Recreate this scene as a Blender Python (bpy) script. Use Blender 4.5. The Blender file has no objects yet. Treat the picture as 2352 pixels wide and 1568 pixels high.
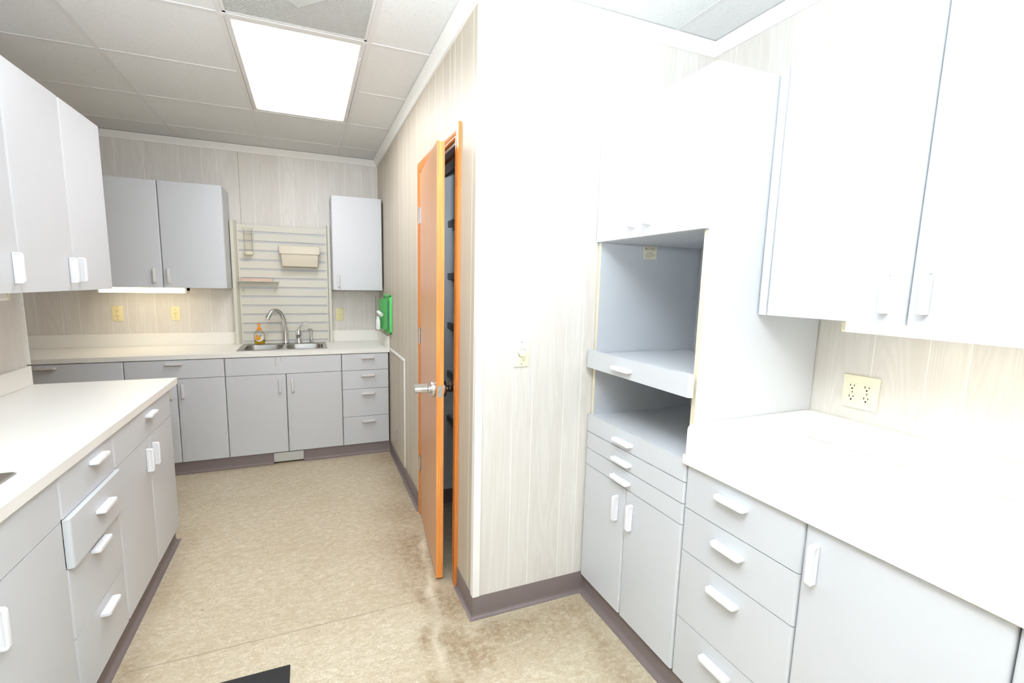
import bpy, bmesh, math, random
from mathutils import Vector, Matrix
random.seed(7)
SC = bpy.context.scene
COL = SC.collection
PI = math.pi

# ------------------------------------------------------------------ materials
MATS = {}
def lin(c):
    f = lambda v: v/12.92 if v <= .04045 else ((v+.055)/1.055)**2.4
    return tuple(f(x/255) for x in c)+(1.0,)
class NT:
    def __init__(s, name):
        s.m = bpy.data.materials.new(name); s.m.use_nodes = True
        s.t = s.m.node_tree; s.t.nodes.clear()
        s.out = s.n('ShaderNodeOutputMaterial'); s.b = s.n('ShaderNodeBsdfPrincipled')
        s.l(s.b.outputs[0], s.out.inputs[0])
    def n(s, k, **kw):
        nd = s.t.nodes.new(k)
        for a, v in kw.items(): setattr(nd, a, v)
        return nd
    def l(s, a, b): s.t.links.new(a, b)
    def math(s, op, a, b=None, clamp=False):
        nd = s.n('ShaderNodeMath', operation=op, use_clamp=clamp)
        for i, v in enumerate((a, b)):
            if v is None: continue
            if isinstance(v, (int, float)): nd.inputs[i].default_value = v
            else: s.l(v, nd.inputs[i])
        return nd.outputs[0]
    def mix(s, fac, a, b, mode='MIX'):
        nd = s.n('ShaderNodeMix', data_type='RGBA', blend_type=mode)
        for i, v in ((0, fac), (6, a), (7, b)):
            if isinstance(v, (int, float)): nd.inputs[i].default_value = v
            elif isinstance(v, tuple): nd.inputs[i].default_value = v
            else: s.l(v, nd.inputs[i])
        return nd.outputs[2]
    def ramp(s, fac, stops):
        nd = s.n('ShaderNodeValToRGB'); el = nd.color_ramp.elements
        while len(el) < len(stops): el.new(.5)
        for e, (p, c) in zip(el, stops):
            e.position = p; e.color = c if isinstance(c, tuple) else (c, c, c, 1)
        s.l(fac, nd.inputs[0]); return nd.outputs[0]
    def obj(s, scale=(1, 1, 1), rot=(0, 0, 0)):
        tc = s.n('ShaderNodeTexCoord'); mp = s.n('ShaderNodeMapping')
        mp.inputs[3].default_value = scale; mp.inputs[2].default_value = rot
        s.l(tc.outputs['Object'], mp.inputs[0]); return mp.outputs[0]
    def noise(s, vec, scale, detail=3, rough=.5, dist=0):
        nd = s.n('ShaderNodeTexNoise')
        nd.inputs['Scale'].default_value = scale; nd.inputs['Detail'].default_value = detail
        nd.inputs['Roughness'].default_value = rough; nd.inputs['Distortion'].default_value = dist
        if vec is not None: s.l(vec, nd.inputs['Vector'])
        return nd.outputs[0]
    def bump(s, h, strength, dist=.01):
        nd = s.n('ShaderNodeBump'); nd.inputs['Strength'].default_value = strength
        nd.inputs['Distance'].default_value = dist
        s.l(h, nd.inputs['Height']); s.l(nd.outputs[0], s.b.inputs['Normal'])
    def set(s, **kw):
        for k, v in kw.items():
            i = s.b.inputs[k.replace('_', ' ')]
            if hasattr(v, 'is_output'): s.l(v, i)
            else: i.default_value = v
        return s

def plain(name, c, rough=.5, metal=0, mottle=.03, scale=30, bump=0, **kw):
    t = NT(name); col = lin(c)
    n = t.noise(t.obj(), scale, 3)
    dark = tuple(x*(1-mottle*2) for x in col[:3])+(1,)
    t.set(Base_Color=t.mix(n, dark, col), Roughness=rough, Metallic=metal, **kw)
    if bump: t.bump(n, bump, .002)
    MATS[name] = t.m; return t.m

plain('laminate', (205, 207, 211), .42, mottle=.012, scale=6)
plain('laminate_edge', (226, 216, 192), .5, mottle=.02)
plain('laminate_inside', (196, 199, 204), .5, mottle=.012, scale=6)
plain('counter', (236, 234, 229), .38, mottle=.01, scale=5)
plain('splash', (238, 235, 228), .42, mottle=.01, scale=5)
plain('handle_white', (232, 232, 235), .35, mottle=.01)
plain('handle_grey', (214, 210, 208), .38, mottle=.01)
plain('white_paint', (232, 230, 224), .5, mottle=.02, scale=12)
plain('white_trim', (246, 245, 242), .45, mottle=.01)
plain('trim_cream', (240, 238, 233), .5, mottle=.03, scale=25)
plain('cove', (125, 112, 110), .48, mottle=.05, scale=18)
plain('ivory', (238, 226, 178), .38, mottle=.01)
plain('ivory_light', (243, 236, 208), .38, mottle=.01)
plain('dark_slot', (40, 32, 28), .6)
plain('screw', (170, 165, 150), .35, metal=.7)
plain('tbar', (214, 212, 210), .45, mottle=.01)
plain('slat', (216, 212, 199), .45, mottle=.015, scale=10)
plain('slat_groove', (196, 196, 198), .45, mottle=.01)
plain('bin_plastic', (221, 211, 192), .42, mottle=.01)
plain('cream_plastic', (230, 222, 196), .4, mottle=.01)
plain('wire', (205, 200, 188), .4, mottle=.02)
plain('orange', (247, 150, 20), .35, mottle=.02)
plain('label_white', (240, 236, 226), .5, mottle=.01)
plain('label_orange', (246, 176, 60), .5, mottle=.1, scale=90)
plain('label_blue', (50, 70, 150), .5)
plain('print_dark', (95, 92, 70), .6)
plain('print_grey', (150, 146, 128), .6)
plain('sticker', (232, 224, 200), .5, mottle=.01)
plain('green', (98, 226, 122), .4, mottle=.02)
plain('green_dark', (84, 160, 120), .5, mottle=.05)
plain('bottle_white', (240, 240, 240), .4, mottle=.01)
plain('closet_paint', (236, 238, 241), .55, mottle=.03, scale=8)
plain('closet_shelf', (178, 179, 183), .55, mottle=.03, scale=8)
plain('rubber', (38, 38, 40), .7, mottle=.15, scale=60, bump=.3)
plain('plate_grey', (196, 196, 192), .5, mottle=.05, scale=14)
plain('outlet_grey', (190, 184, 176), .45)
plain('duct', (120, 120, 116), .6)
plain('duct_light', (225, 232, 228), .5)
plain('raw_panel', (215, 203, 170), .6, mottle=.04)
plain('brass_steel', (206, 206, 208), .22, metal=1, mottle=.02)
plain('slide_metal', (150, 152, 158), .35, metal=.8)

def metal(name, c, rough, aniso=None):
    t = NT(name); v = t.obj(scale=aniso or (1, 1, 1)); n = t.noise(v, 40, 2)
    t.set(Base_Color=lin(c), Metallic=1.0, Roughness=t.math('ADD', t.math('MULTIPLY', n, .08), rough))
    MATS[name] = t.m
metal('chrome', (225, 225, 228), .05)
metal('satin', (205, 204, 204), .2)
metal('steel', (190, 188, 186), .24, (4, 60, 60))

def glassy(name, c, rough=.05, ior=1.3, alpha=1):
    t = NT(name); n = t.noise(t.obj(), 12, 2)
    t.set(Base_Color=lin(c), Roughness=t.math('ADD', t.math('MULTIPLY', n, .05), rough), IOR=ior)
    t.b.inputs['Transmission Weight'].default_value = 1
    MATS[name] = t.m

def film(name, tint, base=.02, ior=1.35, rough=.12):
    tf = NT(name); trn = tf.n('ShaderNodeBsdfTransparent'); gl = tf.n('ShaderNodeBsdfGlossy'); gl.inputs['Roughness'].default_value = rough
    fr = tf.n('ShaderNodeFresnel'); fr.inputs[0].default_value = ior; mx = tf.n('ShaderNodeMixShader')
    nn = tf.noise(tf.obj(), 30, 2); fac = tf.math('ADD', fr.outputs[0], tf.math('MULTIPLY', nn, base*2))
    trn.inputs[0].default_value = tint
    tf.l(fac, mx.inputs[0]); tf.l(trn.outputs[0], mx.inputs[1]); tf.l(gl.outputs[0], mx.inputs[2]); tf.l(mx.outputs[0], tf.out.inputs[0]); MATS[name] = tf.m
film('cover_film', (.985, .985, .985, 1), .012, 1.10, .15)
film('clear_plastic', (.985, .98, .97, 1), .01, 1.06, .25)
film('clear_bottle', (.985, .98, .95, 1), .015, 1.12, .15)
film('soap', (.99, .80, .22, 1), .01, 1.1)

def emit(name, c, strength, lines=False):
    t = NT(name); col = lin(c)
    if lines:   # fluorescent lamps behind an opal diffuser: brighter over the tubes, weaker to the frame
        tc = t.n('ShaderNodeTexCoord'); sx = t.n('ShaderNodeSeparateXYZ'); t.l(tc.outputs['Object'], sx.inputs[0])
        x = t.math('ABSOLUTE', sx.outputs[0]); y = t.math('ABSOLUTE', sx.outputs[1])
        tube = t.math('SUBTRACT', 1.0, t.math('MULTIPLY', t.math('ABSOLUTE', t.math('SUBTRACT', x, .14)), 1.6))
        ex = t.math('SUBTRACT', 1.0, t.math('POWER', t.math('DIVIDE', x, .2725), 9.0))
        ey = t.math('SUBTRACT', 1.0, t.math('POWER', t.math('DIVIDE', y, .5775), 18.0))
        e = t.math('MAXIMUM', t.math('MULTIPLY', ex, ey), .055)
        s_ = t.math('MULTIPLY', t.math('MULTIPLY', tube, e), strength*1.12)
        warm = t.mix(t.math('MULTIPLY', e, 2.2, True), lin((255, 226, 172)), col)
        t.set(Emission_Strength=s_, Emission_Color=warm)
    else:
        n = t.noise(t.obj(), 3, 1)
        t.set(Emission_Strength=t.math('MULTIPLY', t.math('ADD', t.math('MULTIPLY', n, .1), .95), strength), Emission_Color=col)
    t.set(Base_Color=(.8, .8, .78, 1), Roughness=.5)
    MATS[name] = t.m
emit('diffuser', (248, 250, 255), 6.2, True)
emit('diffuser_unseen', (248, 250, 255), 3.6, True)
emit('strip_glow', (255, 238, 200), 3.5)
emit('strip_glow_right', (255, 244, 215), 2.0)

def wallpanel():
    for nm, c0, c1, c2 in (('panel', (220, 215, 209), (230, 227, 222), (207, 200, 192)), ('panel_dim', (198, 187, 169), (206, 196, 179), (184, 172, 153))):  # second tone: darker copy, paints in the doorway wall's weak grazing light
        t = NT(nm)
        tc = t.n('ShaderNodeTexCoord'); sp = t.n('ShaderNodeSeparateXYZ'); t.l(tc.outputs['Object'], sp.inputs[0])
        at = t.n('ShaderNodeAttribute', attribute_name='plank')
        u = t.math('ADD', t.math('ADD', sp.outputs[0], sp.outputs[1]), t.math('MULTIPLY', at.outputs['Fac'], 37.0))
        z = t.math('ADD', sp.outputs[2], t.math('MULTIPLY', at.outputs['Fac'], 11.0))
        cv = t.n('ShaderNodeCombineXYZ'); t.l(t.math('MULTIPLY', u, 9.0), cv.inputs[0]); t.l(t.math('MULTIPLY', z, .7), cv.inputs[1])
        big = t.noise(cv.outputs[0], 1.0, 2, .5, .4)
        rings = t.math('FRACT', t.math('MULTIPLY', big, 16.0))
        rings = t.math('ABSOLUTE', t.math('SUBTRACT', rings, .5))
        cf = t.n('ShaderNodeCombineXYZ'); t.l(t.math('MULTIPLY', u, 260.0), cf.inputs[0]); t.l(t.math('MULTIPLY', z, 9.0), cf.inputs[1])
        fine = t.noise(cf.outputs[0], 1.0, 3, .6)
        cw = t.n('ShaderNodeCombineXYZ'); t.l(t.math('MULTIPLY', u, 14.0), cw.inputs[0]); t.l(t.math('MULTIPLY', z, 1.6), cw.inputs[1])
        wide = t.noise(cw.outputs[0], 1.0, 3, .6)
        g = t.math('ADD', t.math('MULTIPLY', rings, .55), t.math('MULTIPLY', fine, .55))
        base = t.mix(t.ramp(wide, [(.3, 0.0), (.72, 1.0)]), lin(c0), lin(c1))
        base = t.mix(t.math('MULTIPLY', t.ramp(g, [(.28, 1.0), (.62, 0.0)]), .42), base, lin(c2))
        tint = t.ramp(t.math('FRACT', t.math('MULTIPLY', at.outputs['Fac'], 7.31)), [(0, (.95, .94, .93, 1)), (1, (1.0, 1.0, 1.0, 1))])
        base = t.mix(1.0, base, tint, 'MULTIPLY')
        t.set(Base_Color=base, Roughness=.45)
        t.bump(fine, .08, .002)
        MATS[nm] = t.m
wallpanel()
plain('groove', (240, 237, 232), .5, mottle=.02)
plain('groove_dark', (150, 136, 118), .6)

def oak(name, c0, c1, c2, sc=1.0):
    t = NT(name)
    v = t.obj(scale=(30*sc, 30*sc, 1.1*sc)); n1 = t.noise(v, 1.2, 4, .6, .6)
    v2 = t.obj(scale=(220, 220, 5)); n2 = t.noise(v2, 1.0, 2)
    c = t.mix(t.ramp(n1, [(.3, 0.0), (.7, 1.0)]), lin(c0), lin(c1))
    c = t.mix(t.math('MULTIPLY', t.ramp(n2, [(.45, 1.0), (.6, 0.0)]), .35), c, lin(c2))
    t.set(Base_Color=c, Roughness=.32)
    MATS[name] = t.m
oak('door_edge_wood', (226, 142, 66), (238, 166, 86), (196, 104, 40))
oak('door_face_wood', (206, 150, 104), (216, 164, 120), (186, 126, 82))
oak('casing_wood', (214, 124, 52), (228, 146, 72), (178, 90, 34))
oak('jamb_wood', (128, 78, 44), (140, 90, 54), (96, 56, 30))
oak('board_wood', (222, 186, 164), (230, 200, 180), (208, 166, 142))

def ceiling_mat():
    t = NT('ceiling_tile'); v = t.obj()
    a = t.noise(v, 140, 2, .6); b = t.noise(t.obj(scale=(1, 2.2, 1)), 60, 2, .7, 1.5)
    pit = t.ramp(b, [(.30, 0.0), (.36, 1.0)])
    c = t.mix(pit, lin((194, 192, 189)), lin((222, 222, 221)))
    c = t.mix(t.math('MULTIPLY', t.ramp(a, [(.35, 1.0), (.6, 0.0)]), .25), c, lin((199, 197, 194)))
    t.set(Base_Color=c, Roughness=.85); t.bump(t.math('ADD', pit, a), .25, .003)
    MATS['ceiling_tile'] = t.m
ceiling_mat()

def floor_mat():
    t = NT('linoleum')
    v = t.obj(scale=(1, 1.35, 1))
    big = t.noise(v, 2.2, 3, .55)
    fib = t.noise(t.obj(scale=(1, 1.7, 1)), 26, 8, .8, .9)
    spk = t.noise(t.obj(scale=(1, 1.3, 1)), 120, 5, .8, .5)
    fle = t.noise(t.obj(scale=(1, 2.6, 1)), 15, 7, .78, 2.6)
    c = t.mix(t.ramp(big, [(.3, 0.0), (.7, 1.0)]), lin((196, 183, 159)), lin((208, 198, 176)))
    c = t.mix(t.math('MULTIPLY', t.ramp(fib, [(.36, 1.0), (.56, 0.0)]), .72), c, lin((174, 154, 122)))
    c = t.mix(t.math('MULTIPLY', t.ramp(fib, [(.52, 0.0), (.70, 1.0)]), .7), c, lin((228, 220, 200)))
    c = t.mix(t.math('MULTIPLY', t.ramp(spk, [(.38, 1.0), (.54, 0.0)]), .5), c, lin((164, 145, 114)))
    c = t.mix(t.math('MULTIPLY', t.ramp(fle, [(.33, 1.0), (.42, 0.0)]), .85), c, lin((134, 127, 118)))
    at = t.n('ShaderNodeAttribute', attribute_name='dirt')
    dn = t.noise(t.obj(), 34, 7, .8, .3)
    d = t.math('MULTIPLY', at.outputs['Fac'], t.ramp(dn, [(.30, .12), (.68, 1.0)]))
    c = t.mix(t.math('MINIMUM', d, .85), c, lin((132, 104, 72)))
    se = t.n('ShaderNodeAttribute', attribute_name='scuff')
    c = t.mix(t.math('MULTIPLY', se.outputs['Fac'], .6), c, lin((232, 222, 200)))
    li = t.n('ShaderNodeAttribute', attribute_name='joint')
    c = t.mix(t.math('MULTIPLY', li.outputs['Fac'], .55), c, lin((120, 98, 70)))
    t.set(Base_Color=c, Roughness=.5); t.bump(spk, .08, .002)
    MATS['linoleum'] = t.m
floor_mat()

def perf():
    t = NT('perforated')
    tc = t.n('ShaderNodeTexCoord'); sp = t.n('ShaderNodeSeparateXYZ'); t.l(tc.outputs['Object'], sp.inputs[0])
    k = PI/.0055
    a = t.math('SINE', t.math('MULTIPLY', sp.outputs[0], k)); b = t.math('SINE', t.math('MULTIPLY', sp.outputs[1], k))
    h = t.math('GREATER_THAN', t.math('MULTIPLY', a, b), .12)
    t.set(Base_Color=lin((216, 216, 212)), Roughness=.5)
    tr = t.n('ShaderNodeBsdfTransparent'); mx = t.n('ShaderNodeMixShader')
    t.l(h, mx.inputs[0]); t.l(t.b.outputs[0], mx.inputs[1]); t.l(tr.outputs[0], mx.inputs[2]); t.l(mx.outputs[0], t.out.inputs[0])
    MATS['perforated'] = t.m
perf()

# laminate with the drip stain under the sink
def stained():
    t = NT('laminate_drip'); col = lin((205, 207, 211))
    tc = t.n('ShaderNodeTexCoord'); sp = t.n('ShaderNodeSeparateXYZ'); t.l(tc.outputs['Object'], sp.inputs[0])
    n = t.noise(t.obj(scale=(60, 1, 9)), 1.0, 3)
    tot = None
    for cx, w, z1, z0 in ((.352, .004, .878, .80), (.388, .002, .878, .835)):
        dx = t.math('ABSOLUTE', t.math('ADD', t.math('SUBTRACT', sp.outputs[0], cx), t.math('MULTIPLY', t.math('SUBTRACT', n, .5), .008)))
        m = t.math('MULTIPLY', t.math('LESS_THAN', dx, w), t.math('GREATER_THAN', sp.outputs[2], z0))
        tot = m if tot is None else t.math('MAXIMUM', tot, m)
    t.set(Base_Color=t.mix(t.math('MULTIPLY', tot, .6), col, lin((176, 160, 110))), Roughness=.42)
    MATS['laminate_drip'] = t.m
stained()

# ------------------------------------------------------------------ mesh builder
class MB:
    def __init__(s): s.bm = bmesh.new()
    def box(s, x0, x1, y0, y1, z0, z1, bev=0, seg=1):
        r = bmesh.ops.create_cube(s.bm, size=1); vs = r['verts']
        for v in vs:
            v.co = Vector(((x0+x1)/2+v.co.x*(x1-x0), (y0+y1)/2+v.co.y*(y1-y0), (z0+z1)/2+v.co.z*(z1-z0)))
        if bev:
            es = list({e for v in vs for e in v.link_edges})
            bmesh.ops.bevel(s.bm, geom=es, offset=bev, segments=seg, affect='EDGES', profile=.5)
        return s
    def prism(s, pts, z0, z1, axis='z'):
        """closed outline extruded along an axis; pts are (a,b) in the other two axes"""
        def P(a, b, c): return {'z': (a, b, c), 'y': (a, c, b), 'x': (c, a, b)}[axis]
        lo = [s.bm.verts.new(P(a, b, z0)) for a, b in pts]; hi = [s.bm.verts.new(P(a, b, z1)) for a, b in pts]
        n = len(pts)
        s.bm.faces.new(lo[::-1]); s.bm.faces.new(hi)
        for i in range(n): s.bm.faces.new((lo[i], lo[(i+1) % n], hi[(i+1) % n], hi[i]))
        return s
    def lathe(s, prof, c=(0, 0, 0), n=24, axis='z', cap=True):
        rings = []
        for r, z in prof:
            ring = []
            for k in range(n):
                a = 2*PI*k/n; p = (r*math.cos(a), r*math.sin(a), z)
                if axis == 'x': p = (z, p[0], p[1])
                if axis == 'y': p = (p[0], z, p[1])
                ring.append(s.bm.verts.new((c[0]+p[0], c[1]+p[1], c[2]+p[2])))
            rings.append(ring)
        for a, b in zip(rings, rings[1:]):
            for k in range(n): s.bm.faces.new((a[k], a[(k+1) % n], b[(k+1) % n], b[k]))
        if cap:
            s.bm.faces.new(rings[0][::-1]); s.bm.faces.new(rings[-1])
        return s
    def tube(s, pts, rad, n=12, cap=True):
        pts = [Vector(p) for p in pts]; rs = rad if isinstance(rad, (list, tuple)) else [rad]*len(pts)
        rings = []; up = Vector((.13, .21, .97))
        for i, p in enumerate(pts):
            d = (pts[min(i+1, len(pts)-1)]-pts[max(i-1, 0)]).normalized()
            a = d.cross(up)
            if a.length < 1e-3: a = d.cross(Vector((1, 0, 0)))
            a.normalize(); b = d.cross(a); up = -b if False else up
            rings.append([s.bm.verts.new(p+(a*math.cos(2*PI*k/n)+b*math.sin(2*PI*k/n))*rs[i]) for k in range(n)])
        for a, b in zip(rings, rings[1:]):
            for k in range(n): s.bm.faces.new((a[k], a[(k+1) % n], b[(k+1) % n], b[k]))
        if cap: s.bm.faces.new(rings[0][::-1]); s.bm.faces.new(rings[-1])
        return s
    def sweep(s, prof, path, side=1):
        """profile (offset to the given side, z) along a plan polyline with mitred corners"""
        n = len(path); secs = []
        for i in range(n):
            p = Vector(path[i]); ds = []
            if i > 0: ds.append((p-Vector(path[i-1])).normalized())
            if i < n-1: ds.append((Vector(path[i+1])-p).normalized())
            ns = [Vector((-d.y, d.x))*side for d in ds]
            m = ns[0] if len(ns) == 1 else (ns[0]+ns[1])/(1+ns[0].dot(ns[1]))
            secs.append([s.bm.verts.new((p.x+m.x*o, p.y+m.y*o, z)) for o, z in prof])
        k = len(prof)
        for a, b in zip(secs, secs[1:]):
            for j in range(k): s.bm.faces.new((a[j], a[(j+1) % k], b[(j+1) % k], b[j]))
        s.bm.faces.new(secs[0][::-1]); s.bm.faces.new(secs[-1]); return s
    def loft(s, loops, cap0=False, cap1=False):
        R = [[s.bm.verts.new(p) for p in L] for L in loops]
        for a, b in zip(R, R[1:]):
            n = len(a)
            for k in range(n): s.bm.faces.new((a[k], a[(k+1) % n], b[(k+1) % n], b[k]))
        if cap0: s.bm.faces.new(R[0][::-1])
        if cap1: s.bm.faces.new(R[-1])
        return s
    def build(s, name, mat, parent=None, loc=(0, 0, 0), rot=(0, 0, 0), smooth=True, mats=None):
        bmesh.ops.recalc_face_normals(s.bm, faces=s.bm.faces[:])
        me = bpy.data.meshes.new(name); s.bm.to_mesh(me); s.bm.free()
        for m in (mats or [mat]): me.materials.append(MATS[m])
        if smooth:
            for p in me.polygons: p.use_smooth = True
            me.set_sharp_from_angle(angle=math.radians(38))
        o = bpy.data.objects.new(name, me); COL.objects.link(o)
        o.location = loc; o.rotation_euler = rot
        if parent is not None: o.parent = parent
        return o

def box(name, mat, b, parent=None, bev=.001, seg=1, **kw):
    return MB().box(*b, bev=bev, seg=seg).build(name, mat, parent, **kw)
def thing(name, label, cat, loc=(0, 0, 0), rz=0, group=None):
    o = bpy.data.objects.new(name, None); COL.objects.link(o); o.empty_display_size = .1
    o.location = loc; o.rotation_euler = (0, 0, rz)
    o['label'] = label; o['category'] = cat
    if group: o['group'] = group
    return o
def tag(o, label, cat, group=None):
    o['label'] = label; o['category'] = cat
    if group: o['group'] = group
    return o
def struct(o, label=None):
    o['kind'] = 'structure'
    if label: o['label'] = label
    return o
def rrect(x0, x1, y0, y1, r, n=6):
    pts = []
    for cx, cy, a0 in ((x1-r, y1-r, 0), (x0+r, y1-r, PI/2), (x0+r, y0+r, PI), (x1-r, y0+r, 3*PI/2)):
        for k in range(n+1):
            a = a0+PI/2*k/n; pts.append((cx+r*math.cos(a), cy+r*math.sin(a)))
    return pts
def text_mesh(body, size, name, mat, parent, loc, rot, align='CENTER'):
    cu = bpy.data.curves.new(name, 'FONT'); cu.body = body; cu.size = size; cu.align_x = align; cu.align_y = 'CENTER'
    cu.extrude = .0002
    ob = bpy.data.objects.new('tmp_text', cu); COL.objects.link(ob)
    dg = bpy.context.evaluated_depsgraph_get()
    me = bpy.data.meshes.new_from_object(ob.evaluated_get(dg)); bpy.data.objects.remove(ob)
    me.materials.clear(); me.materials.append(MATS[mat])
    o = bpy.data.objects.new(name, me); COL.objects.link(o); o.location = loc; o.rotation_euler = rot
    o.parent = parent; return o

# ------------------------------------------------------------------ main dimensions (metres)
ZC = .914; ZCB = .881                      # counter top and underside
CEIL = 2.5808
YC = -2.826                                # return wall plane
RW = 1.1486                                # right wall plane
LW = -1.978                                # left wall plane
LE = -1.5246                               # end of the left wall and peninsula counter
XT = .546                                  # tall cabinet front
YT = -3.4435                                # tall cabinet near side

# ------------------------------------------------------------------ walls
def plank_wall(name, axis, const, cuts, a0, a1, z0, z1, flip, holes=None, dark=(), panel='panel', g=.003):
    """a wall of pre-finished panelling: planks between narrow paler grooves; kept in one mesh"""
    me = bpy.data.meshes.new(name); V = []; F = []; M = []; T = []
    d = 0
    def quad(u0, u1, w0, w1, dep, mi, t):
        if u1-u0 < 1e-5 or w1-w0 < 1e-5: return
        i = len(V)
        for u, w in ((u0, w0), (u1, w0), (u1, w1), (u0, w1)):
            V.append((u, const+dep, w) if axis == 'y' else (const+dep, u, w))
        F.append((i, i+1, i+2, i+3)); M.append(mi); T.append(t)
    def strip(u0, u1, dep, mi, t):
        segs = [(u0, u1, z0, z1)]
        for (h0, h1, hz0, hz1) in (holes or []):
            out = []
            for (p, q, w0, w1) in segs:
                if q <= h0 or p >= h1: out.append((p, q, w0, w1)); continue
                if p < h0: out.append((p, h0, w0, w1))
                if q > h1: out.append((h1, q, w0, w1))
                lo, hi = max(p, h0), min(q, h1)
                out.append((lo, hi, w0, max(w0, hz0))); out.append((lo, hi, min(w1, hz1), w1))
            segs = out
        for sgm in segs: quad(*sgm[:2], sgm[2], sgm[3], dep, mi, t)
    cs = [a0]+sorted(c for c in cuts if a0 < c < a1)+[a1]
    for i in range(len(cs)-1):
        l = cs[i]+(g/2 if i else 0); r = cs[i+1]-(g/2 if i < len(cs)-2 else 0)
        strip(l, r, 0, 0, random.random())
        if i < len(cs)-2: strip(r, r+g, 0, 2 if cs[i+1] in dark else 1, .5)
    me.from_pydata(V, [], F); me.update()
    for m in (panel, 'groove', 'groove_dark'): me.materials.append(MATS[m])
    me.polygons.foreach_set('material_index', M)
    at = me.attributes.new('plank', 'FLOAT', 'FACE'); at.data.foreach_set('value', T)
    o = bpy.data.objects.new(name, me); COL.objects.link(o)
    return struct(o)

def rnd_cuts(a0, a1):
    c = []; a = a0
    while a < a1:
        a += random.choice((.10, .15, .18, .2, .24, .11)); c.append(a)
    return c
backcuts = [-2.9, -2.72, -2.555, -2.402, -2.293, -2.09, -1.985, -1.80, -1.563, -1.405, -1.30, -1.141, -1.03, -.831, -.724, -.535, -.292, -.142, -.046]
plank_wall('wall_back', 'y', 0, backcuts, -3.3, 0, 0, CEIL, -1, dark=(-1.141,))
doorcuts = [-.12, -.26, -.394, -.559, -.734, -.895, -1.114, -1.283, -1.40, -1.542, -1.697, -2.008, -2.146, -2.296, -2.416, -2.492, -2.588, -2.743]
plank_wall('wall_doorway', 'x', 0, doorcuts, YC, 0, 0, CEIL, -1, holes=[(-2.534, -1.834, -1, 2.105)], panel='panel_dim', g=.0045)
retcuts = [.166, .26, .418, .505, .656, .832, .936, 1.05]
plank_wall('wall_return', 'y', YC, retcuts, 0, RW, 0, CEIL, -1)
rightcuts = [-2.95, -3.123, -3.229, -3.399, -3.635, -3.788, -3.886]+[-x for x in rnd_cuts(4.0, 6.2)]
plank_wall('wall_right', 'x', RW, rightcuts, -6.2, YC, 0, CEIL, -1)
leftcuts = [-x for x in rnd_cuts(1.6, 6.1)]
plank_wall('wall_left', 'x', LW, leftcuts, -6.2, LE, 0, CEIL, 1)
plank_wall('wall_nook', 'y', LE, [-x for x in rnd_cuts(2.0, 3.2)], -3.3, LW, 0, CEIL, 1)
plank_wall('wall_far', 'x', -3.3, [-x for x in rnd_cuts(.0, 1.5)], LE, 0, 0, CEIL, 1)
plank_wall('wall_front', 'y', -6.2, [x-2 for x in rnd_cuts(.05, 3.1)], LW, RW, 0, CEIL, 1)

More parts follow.
